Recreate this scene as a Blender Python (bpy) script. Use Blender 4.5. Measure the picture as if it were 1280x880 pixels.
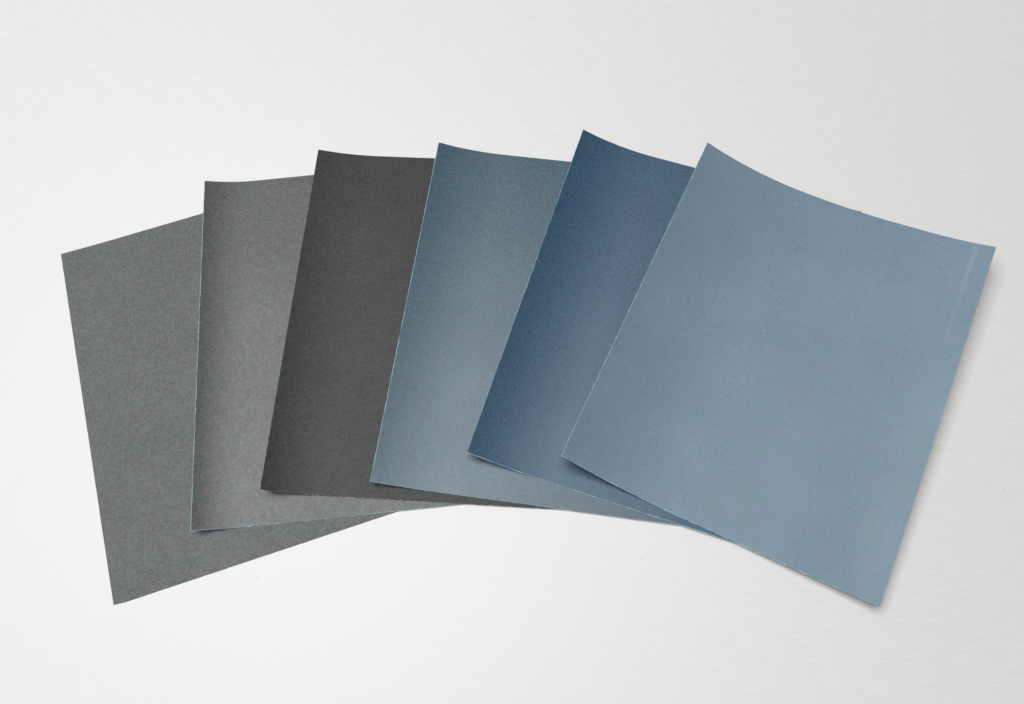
import bpy, bmesh, math, random
from mathutils import Matrix, Vector, noise

scene = bpy.context.scene
for o in list(bpy.data.objects):
    bpy.data.objects.remove(o, do_unlink=True)

# ------------------------------------------------------------------ camera
PITCH, ROLL, CAM_H = 0.35954, 0.06953, 0.56566
cam_data = bpy.data.cameras.new("camera")
cam_data.sensor_width = 36.0
cam_data.lens = 1013.97 / 1280.0 * 36.0
cam_data.clip_start = 0.01
cam_data.clip_end = 60.0
cam = bpy.data.objects.new("camera", cam_data)
scene.collection.objects.link(cam)
right = Vector((1, 0, 0))
up = Vector((0, math.cos(PITCH), math.sin(PITCH)))
back = Vector((0, -math.sin(PITCH), math.cos(PITCH)))
cr, sr = math.cos(ROLL), math.sin(ROLL)
rx, ux = cr * right - sr * up, sr * right + cr * up
m = Matrix.Identity(4)
for r in range(3):
    m[r][0], m[r][1], m[r][2] = rx[r], ux[r], back[r]
m[2][3] = CAM_H
cam.matrix_world = m
scene.camera = cam

# ------------------------------------------------------------------ light
world = bpy.data.worlds.new("World")
scene.world = world
world.use_nodes = True
bg = world.node_tree.nodes["Background"]
bg.inputs["Color"].default_value = (1.0, 0.98, 0.925, 1)
bg.inputs["Strength"].default_value = 0.15


def area(name, loc, target, sx, sy, power, color):
    ld = bpy.data.lights.new(name, 'AREA')
    ld.shape = 'RECTANGLE'
    ld.size, ld.size_y, ld.energy, ld.color = sx, sy, power, color
    lo = bpy.data.objects.new(name, ld)
    scene.collection.objects.link(lo)
    lo.location = loc
    lo.rotation_euler = (Vector(target) - Vector(loc)).to_track_quat('-Z', 'Y').to_euler()
    return lo


# one broad soft ceiling light, above and a little to the left of the table
area("ceiling_light", (-0.758, 0.612, 2.855), (0.0, 0.2, 0.0), 2.3, 2.5, 174.0, (0.995, 1.0, 1.006))

vs = scene.view_settings
vs.view_transform = 'Standard'
vs.look = 'None'
vs.exposure = 0.0
vs.gamma = 1.0
vs.use_curve_mapping = False


# ------------------------------------------------------------------ material helpers
class Nodes:
    def __init__(self, name):
        self.mat = bpy.data.materials.new(name)
        self.mat.use_nodes = True
        self.t = self.mat.node_tree
        self.bsdf = self.t.nodes["Principled BSDF"]

    def add(self, kind, **inp):
        n = self.t.nodes.new(kind)
        for k, v in inp.items():
            if k.startswith('_'):
                setattr(n, k[1:], v)
        for k, v in inp.items():
            if not k.startswith('_'):
                n.inputs[k].default_value = v
        return n

    def link(self, a, b):
        self.t.links.new(a, b)

    def mapping(self, scale, rot=0.0, loc=(0, 0, 0)):
        tc = self.add('ShaderNodeTexCoord')
        mp = self.add('ShaderNodeMapping')
        mp.inputs['Scale'].default_value = scale
        mp.inputs['Rotation'].default_value = (0, 0, rot)
        mp.inputs['Location'].default_value = loc
        self.link(tc.outputs['Object'], mp.inputs['Vector'])
        return mp.outputs['Vector']

    def noise(self, vec, scale, detail=2.0, rough=0.5):
        n = self.add('ShaderNodeTexNoise', Scale=scale, Detail=detail, Roughness=rough)
        self.link(vec, n.inputs['Vector'])
        return n

    def math(self, op, a, b=None, clamp=False):
        n = self.add('ShaderNodeMath', _operation=op, _use_clamp=clamp)
        for i, v in enumerate((a, b)):
            if v is None:
                continue
            if isinstance(v, (int, float)):
                n.inputs[i].default_value = v
            else:
                self.link(v, n.inputs[i])
        return n.outputs[0]

    def remap(self, v, a, b, c, d):
        n = self.add('ShaderNodeMapRange')
        for i, x in enumerate((a, b, c, d)):
            n.inputs[i + 1].default_value = x
        self.link(v, n.inputs[0])
        return n.outputs[0]

    def mix(self, fac, a, b, blend='MIX'):
        n = self.add('ShaderNodeMix', _data_type='RGBA', _blend_type=blend)
        for sock, v in ((n.inputs[0], fac), (n.inputs[6], a), (n.inputs[7], b)):
            if isinstance(v, (int, float)):
                sock.default_value = v
            elif isinstance(v, tuple):
                sock.default_value = v + (1.0,) if len(v) == 3 else v
            else:
                self.link(v, sock)
        return n.outputs[2]


def table_material():
    n = Nodes("brushed_metal")
    streak = n.noise(n.mapping((60, 620, 1), rot=0.07), 1.0, 3.0, 0.55)
    fine = n.noise(n.mapping((170, 1500, 1), rot=0.07, loc=(3, 7, 0)), 1.0, 2.0, 0.5)
    cloud = n.noise(n.mapping((1, 1, 1)), 5.0, 3.0, 0.5)
    s = n.math('ADD', streak.outputs['Fac'], n.math('MULTIPLY', fine.outputs['Fac'], 0.6))
    tone = n.remap(s, 0.5, 1.1, 0.0, 1.0)
    col = n.mix(tone, (0.437, 0.437, 0.431), (0.473, 0.473, 0.467))
    col = n.mix(n.remap(cloud.outputs['Fac'], 0.35, 0.65, 0.0, 0.05), col, (0.425, 0.435, 0.42))
    # a few tiny specks of loose grit and dirt
    sv = n.mapping((1, 1, 0))
    vo = n.add('ShaderNodeTexVoronoi', Scale=11.0, _voronoi_dimensions='2D')
    n.link(sv, vo.inputs['Vector'])
    sep = n.add('ShaderNodeSeparateColor')
    n.link(vo.outputs['Color'], sep.inputs[0])
    spk = n.math('MULTIPLY', n.math('LESS_THAN', vo.outputs['Distance'], 0.0058), n.math('GREATER_THAN', sep.outputs[1], 0.6))
    col = n.mix(n.math('MULTIPLY', spk, 0.45), col, (0.2, 0.2, 0.2))
    n.link(col, n.bsdf.inputs['Base Color'])
    n.bsdf.inputs['Metallic'].default_value = 0.04
    n.bsdf.inputs['Specular IOR Level'].default_value = 0.4
    n.link(n.remap(tone, 0, 1, 0.50, 0.58), n.bsdf.inputs['Roughness'])
    n.bsdf.inputs['Anisotropic'].default_value = 0.3
    b = n.add('ShaderNodeBump', Strength=0.12, Distance=0.0006)
    n.link(s, b.inputs['Height'])
    n.link(b.outputs['Normal'], n.bsdf.inputs['Normal'])
    return n.mat


def coat_material(name, color, grain, contrast, mottle=0.4, sheen=(1, 1, 1), seed=0.0, rough=0.5, spec=0.5, guide_line=None):
    """abrasive grit glued to paper: fine dark and light grains, slight clouding, a few pale specks"""
    n = Nodes(name)
    vec = n.mapping((1, 1, 1), loc=(seed, seed * 1.7, 0))
    g1 = n.noise(vec, grain, 2.0, 0.6)
    g2 = n.noise(vec, grain * 0.36, 2.0, 0.5)
    c1 = n.noise(vec, 16.0, 3.0, 0.55)
    hue = n.noise(vec, 130.0, 1.0, 0.5)
    v = n.remap(g1.outputs['Fac'], 0.28, 0.72, 1.0 - contrast, 1.0 + contrast)
    v = n.math('MULTIPLY', v, n.remap(g2.outputs['Fac'], 0.3, 0.7, 1.0 - contrast * mottle, 1.0 + contrast * mottle))
    v = n.math('MULTIPLY', v, n.remap(c1.outputs['Fac'], 0.3, 0.7, 0.955, 1.045))
    gc = n.add('ShaderNodeCombineColor')
    for i in range(3):
        n.link(v, gc.inputs[i])
    col = n.mix(1.0, tuple(color), gc.outputs[0], 'MULTIPLY')
    # binder tint drifting between a greener and a more violet grey
    tint = n.mix(n.remap(hue.outputs['Fac'], 0.35, 0.65, 0.0, 1.0), (0.972, 1.02, 0.988), (1.022, 0.984, 1.012))
    col = n.mix(1.0, col, tint, 'MULTIPLY')
    # stray pale grains
    vo = n.add('ShaderNodeTexVoronoi', Scale=95.0)
    n.link(vec, vo.inputs['Vector'])
    sep = n.add('ShaderNodeSeparateColor')
    n.link(vo.outputs['Color'], sep.inputs[0])
    spk = n.math('MULTIPLY', n.math('LESS_THAN', vo.outputs['Distance'], 0.035), n.math('GREATER_THAN', sep.outputs[0], 0.975))
    col = n.mix(n.math('MULTIPLY', spk, 0.3), col, (0.5, 0.55, 0.56))
    if guide_line is not None:            # a rubbed line just inside one long edge
        tc = n.add('ShaderNodeTexCoord')
        sx = n.add('ShaderNodeSeparateXYZ')
        n.link(tc.outputs['UV'], sx.inputs[0])
        d = n.math('ABSOLUTE', n.math('SUBTRACT', sx.outputs[0], guide_line))
        band = n.remap(d, 0.001, 0.010, 1.0, 0.0)
        fade = n.remap(sx.outputs[1], 0.62, 0.98, 0.0, 1.0)
        brk = n.remap(c1.outputs['Fac'], 0.35, 0.6, 0.3, 1.0)
        k = n.math('MULTIPLY', n.math('MULTIPLY', band, fade), n.math('MULTIPLY', brk, 0.07))
        col = n.mix(k, col, (0.42, 0.5, 0.55))
    n.link(col, n.bsdf.inputs['Base Color'])
    n.link(n.remap(g1.outputs['Fac'], 0.3, 0.7, rough - 0.08, rough + 0.1), n.bsdf.inputs['Roughness'])
    n.link(n.math('MULTIPLY', v, spec), n.bsdf.inputs['Specular IOR Level'])
    n.link(n.mix(1.0, tint, tuple(sheen), 'MULTIPLY'), n.bsdf.inputs['Specular Tint'])
    b = n.add('ShaderNodeBump', Strength=0.5, Distance=0.00012)
    n.link(g1.outputs['Fac'], b.inputs['Height'])
    n.link(b.outputs['Normal'], n.bsdf.inputs['Normal'])
    return n.mat


def paper_material(name, color, flecks=False):
    n = Nodes(name)
    if flecks:                            # torn fibres showing white here and there
        f = n.noise(n.mapping((1, 1, 1)), 420.0, 2.0, 0.6)
        n.link(n.mix(n.remap(f.outputs['Fac'], 0.46, 0.64, 0.0, 1.0), color, (0.30, 0.36, 0.36)), n.bsdf.inputs['Base Color'])
        n.bsdf.inputs['Roughness'].default_value = 0.75
        return n.mat
    f = n.noise(n.mapping((1, 1, 1)), 240.0, 3.0, 0.6)
    col = n.mix(n.remap(f.outputs['Fac'], 0.35, 0.65, 0.0, 1.0),
                tuple(c * 0.55 for c in color), tuple(min(1, c * 1.25) for c in color))
    n.link(col, n.bsdf.inputs['Base Color'])
    n.bsdf.inputs['Roughness'].default_value = 0.75
    return n.mat


# ------------------------------------------------------------------ setting
def build_table():
    bm = bmesh.new()
    bmesh.ops.create_cube(bm, size=1.0)
    bmesh.ops.scale(bm, vec=(3.2, 2.6, 0.03), verts=bm.verts)
    bmesh.ops.translate(bm, vec=(0, 0.2, -0.015), verts=bm.verts)
    bmesh.ops.bevel(bm, geom=list(bm.edges), offset=0.002, segments=2, affect='EDGES')
    me = bpy.data.meshes.new("tabletop")
    bm.to_mesh(me)
    bm.free()
    me.materials.append(table_material())
    o = bpy.data.objects.new("tabletop", me)
    scene.collection.objects.link(o)
    o["kind"] = "structure"
    o["label"] = "pale silver brushed metal surface under the fan of sheets"
    return o


build_table()

# ------------------------------------------------------------------ sandpaper sheets
W, H = 0.230, 0.280
T_PAPER, T_COAT = 0.00022, 0.00012


def profile(aL, aR, wL, wR, n=120):
    """curl across the width: returns functions s -> (x, z) keeping the paper's length"""
    xs, zs = [0.0], []
    f = lambda t: aL * max(0, 1 - t / wL) ** 2 + aR * max(0, (t - (W - wR)) / wR) ** 2
    prev = f(0)
    zs.append(prev)
    for k in range(1, n + 1):
        z = f(W * k / n)
        d = W / n
        xs.append(xs[-1] + math.sqrt(max(d * d * 0.05, d * d - (z - prev) ** 2)))
        zs.append(z)
        prev = z
    mid = xs[n // 2]

    def at(s):
        t = min(max(s / W * n, 0), n - 1e-6)
        k = int(t)
        a = t - k
        ex = s - min(max(s, 0), W)
        return xs[k] * (1 - a) + xs[k + 1] * a - mid + ex, zs[k] * (1 - a) + zs[k + 1] * a
    return at


class Sheet:
    def __init__(self, q, base, seed, wob, drape=0.0):
        self.x0, self.y0, self.th = q[0], q[1], q[2]
        self.aLt, self.aLb, self.aRt, self.aRb, self.wL, self.wR = q[3:]
        self.base, self.seed, self.wob, self.drape = base, seed, wob, drape
        self.rows = {}

    def point(self, s, v, off):
        k = min(max(v / H, 0), 1)
        key = round(k, 5)
        if key not in self.rows:
            self.rows[key] = profile(max(0, self.aLt * (1 - k) + self.aLb * k), max(0, self.aRt * (1 - k) + self.aRb * k), self.wL, self.wR)
        at = self.rows[key]
        x, z = at(s)
        x1, z1 = at(min(s + 0.001, W))
        x2, z2 = at(max(s - 0.001, 0))
        nx, nz = -(z1 - z2), (x1 - x2)
        l = math.hypot(nx, nz)
        # paper is never perfectly flat
        z += self.wob * (0.5 + 0.5 * noise.noise((s * 14 + self.seed, v * 11, self.seed * 3.1)))
        # beyond the stack below, the sheet settles towards the table
        t = min(max((s / W - 0.68) / 0.27, 0), 1)
        z -= self.drape * t * t * (3 - 2 * t)
        return Vector((x + nx / l * off, H / 2 - v, self.base + z + nz / l * off))


def shell(name, sheet, off0, off1, inset, mat, parent, nu=46, nv=34, nub=None):
    """closed thin shell between two heights over the sheet; inset(side, t) trims its four edges"""
    verts, uvs = [], []

    def spread(n):
        ts = [i / n for i in range(n + 1)]
        return ts
    us, vs_ = spread(nu), spread(nv)
    for off in (off1, off0):
        for j, b in enumerate(vs_):
            for i, a in enumerate(us):
                sl, sr_ = inset('left', b), W - inset('right', b)
                vt, vb = inset('top', a), H - inset('bottom', a)
                s = sl + (sr_ - sl) * a
                v = vt + (vb - vt) * b
                if nub and j == 0 and abs(a - nub) < 0.5 / nu:
                    v -= 0.0004
                verts.append(sheet.point(s, v, off))
                uvs.append((s / W, 1 - v / H))
    n1 = (nu + 1) * (nv + 1)
    idx = lambda layer, i, j: layer * n1 + j * (nu + 1) + i
    faces = []
    for j in range(nv):
        for i in range(nu):
            faces.append((idx(0, i, j), idx(0, i, j + 1), idx(0, i + 1, j + 1), idx(0, i + 1, j)))
            faces.append((idx(1, i, j), idx(1, i + 1, j), idx(1, i + 1, j + 1), idx(1, i, j + 1)))
    for i in range(nu):
        faces.append((idx(0, i, 0), idx(0, i + 1, 0), idx(1, i + 1, 0), idx(1, i, 0)))
        faces.append((idx(0, i + 1, nv), idx(0, i, nv), idx(1, i, nv), idx(1, i + 1, nv)))
    for j in range(nv):
        faces.append((idx(0, 0, j + 1), idx(0, 0, j), idx(1, 0, j), idx(1, 0, j + 1)))
        faces.append((idx(0, nu, j), idx(0, nu, j + 1), idx(1, nu, j + 1), idx(1, nu, j)))
    me = bpy.data.meshes.new(name)
    me.from_pydata([tuple(v) for v in verts], [], faces)
    uvl = me.uv_layers.new(name="UVMap")
    for lp in me.loops:
        uvl.data[lp.index].uv = uvs[lp.vertex_index]
    nflat = 2 * nu * nv
    for p in me.polygons:
        p.use_smooth = p.index < nflat
    me.set_sharp_from_angle(angle=math.radians(40))
    me.materials.append(mat)
    me.update()
    o = bpy.data.objects.new(name, me)
    scene.collection.objects.link(o)
    o.parent = parent
    return o


def sandpaper(q, base, label, coat, paper, rims, seed, nub=None, wob=0.0, chip=0.0, drape=0.0):
    root = bpy.data.objects.new("sandpaper_sheet", None)
    scene.collection.objects.link(root)
    root.location = (q[0], q[1], 0.0)
    root.rotation_euler = (0, 0, q[2])
    root.empty_display_size = 0.03
    root["label"] = label
    root["category"] = "sandpaper"
    root["group"] = "fan of sandpaper sheets"
    sh = Sheet(q, base, seed, wob, drape)

    def paper_edge(side, t):
        e = 0.00010 * noise.noise((t * 60, seed, ord(side[0]) * 1.3))
        if side == 'bottom' and t < 0.03:
            e += chip * (1 - t / 0.03)
        return e

    def coat_edge(side, t):
        r = rims.get(side, 0.00004)
        k = 0.5 + 0.9 * noise.noise((t * 26, seed + 3, ord(side[0]) * 2.1)) + 0.5 * noise.noise((t * 90, seed + 9, ord(side[0])))
        return paper_edge(side, t) + 0.00004 + r * min(1.3, max(0.25, 0.75 + 0.6 * (k - 0.5)))
    shell("paper_backing", sh, 0.0, T_PAPER, paper_edge, paper, root, nu=70, nv=70)
    shell("abrasive_coat", sh, T_PAPER + 0.00001, T_PAPER + T_COAT, coat_edge, coat, root, nu=70, nv=70, nub=nub)
    return root


Q = [
    (-0.20370, 0.21454, 0.25495, 0.00099, 0.0, 0.0, 0.0, 0.04511, 0.12),
    (-0.11892, 0.23925, 0.03459, 0.00693, 0.00831, 0.0, 0.0, 0.04079, 0.12),
    (-0.05030, 0.24430, -0.12600, 0.00620, 0.01060, 0.0, 0.0, 0.05, 0.12),
    (0.03567, 0.23469, -0.20426, 0.00800, 0.00607, 0.0, 0.0, 0.05501, 0.12),
    (0.12177, 0.22215, -0.38800, 0.01170, 0.01128, 0.0, 0.0, 0.06264, 0.12),
    (0.19526, 0.19336, -0.51493, 0.01622, 0.01817, 0.02250, 0.01000, 0.08842, 0.13713),
]
pale = paper_material("pale_blue_paper", (0.21, 0.34, 0.385))
grey_paper = paper_material("grey_paper", (0.05, 0.05, 0.05))
frayed = paper_material("frayed_dark_paper", (0.04, 0.04, 0.04), flecks=True)
LAYER = 0.0005
sandpaper(Q[0], 0.0003,
          "flat mid-grey sandpaper sheet at the left end, lowest in the fan",
          coat_material("grey_grit", (0.049, 0.0525, 0.0525), 1200, 0.48, seed=1.0, rough=0.6, spec=0.46, mottle=0.26), grey_paper, {}, 1.0, chip=0.0008)
sandpaper(Q[1], 0.0003 + LAYER,
          "lighter grey sandpaper sheet with curled pale left edge, second from left",
          coat_material("light_grey_grit", (0.0195, 0.0215, 0.021), 1200, 0.46, seed=2.0, rough=0.46, spec=0.52, mottle=0.26), pale,
          {'left': 0.0004, 'bottom': 0.0003}, 2.0)
sandpaper(Q[2], 0.0003 + 2 * LAYER,
          "charcoal sandpaper sheet, the darkest of the fan, with frayed bottom edge",
          coat_material("charcoal_grit", (0.0120, 0.0130, 0.0125), 1250, 0.5, seed=3.0, rough=0.545, spec=0.3, mottle=0.24), frayed,
          {'bottom': 0.0002}, 3.0)
sandpaper(Q[3], 0.0003 + 3 * LAYER,
          "slate blue-grey sandpaper sheet between the charcoal and the dark blue sheets",
          coat_material("slate_grit", (0.018, 0.046, 0.067), 1250, 0.3, seed=4.0, rough=0.43, spec=0.53, mottle=0.24, sheen=(0.98, 1.0, 1.005)), pale,
          {'left': 0.0004, 'bottom': 0.00025}, 4.0)
sandpaper(Q[4], 0.0003 + 4 * LAYER,
          "dark navy blue sandpaper sheet, second from right",
          coat_material("navy_grit", (0.0045, 0.032, 0.069), 1250, 0.3, seed=5.0, rough=0.52, spec=0.69, mottle=0.24, sheen=(0.90, 1.0, 1.02)), pale,
          {'left': 0.00025, 'bottom': 0.0004}, 5.0)
sandpaper(Q[5], 0.0003 + 5 * LAYER,
          "light steel blue sandpaper sheet on top at right, fully visible, edges curled up",
          coat_material("steel_blue_grit", (0.099, 0.145, 0.187), 1400, 0.15, seed=6.0, rough=0.48, spec=0.38, mottle=0.24, guide_line=0.945), pale,
          {'left': 0.0004, 'bottom': 0.00035}, 6.0, drape=4 * LAYER)
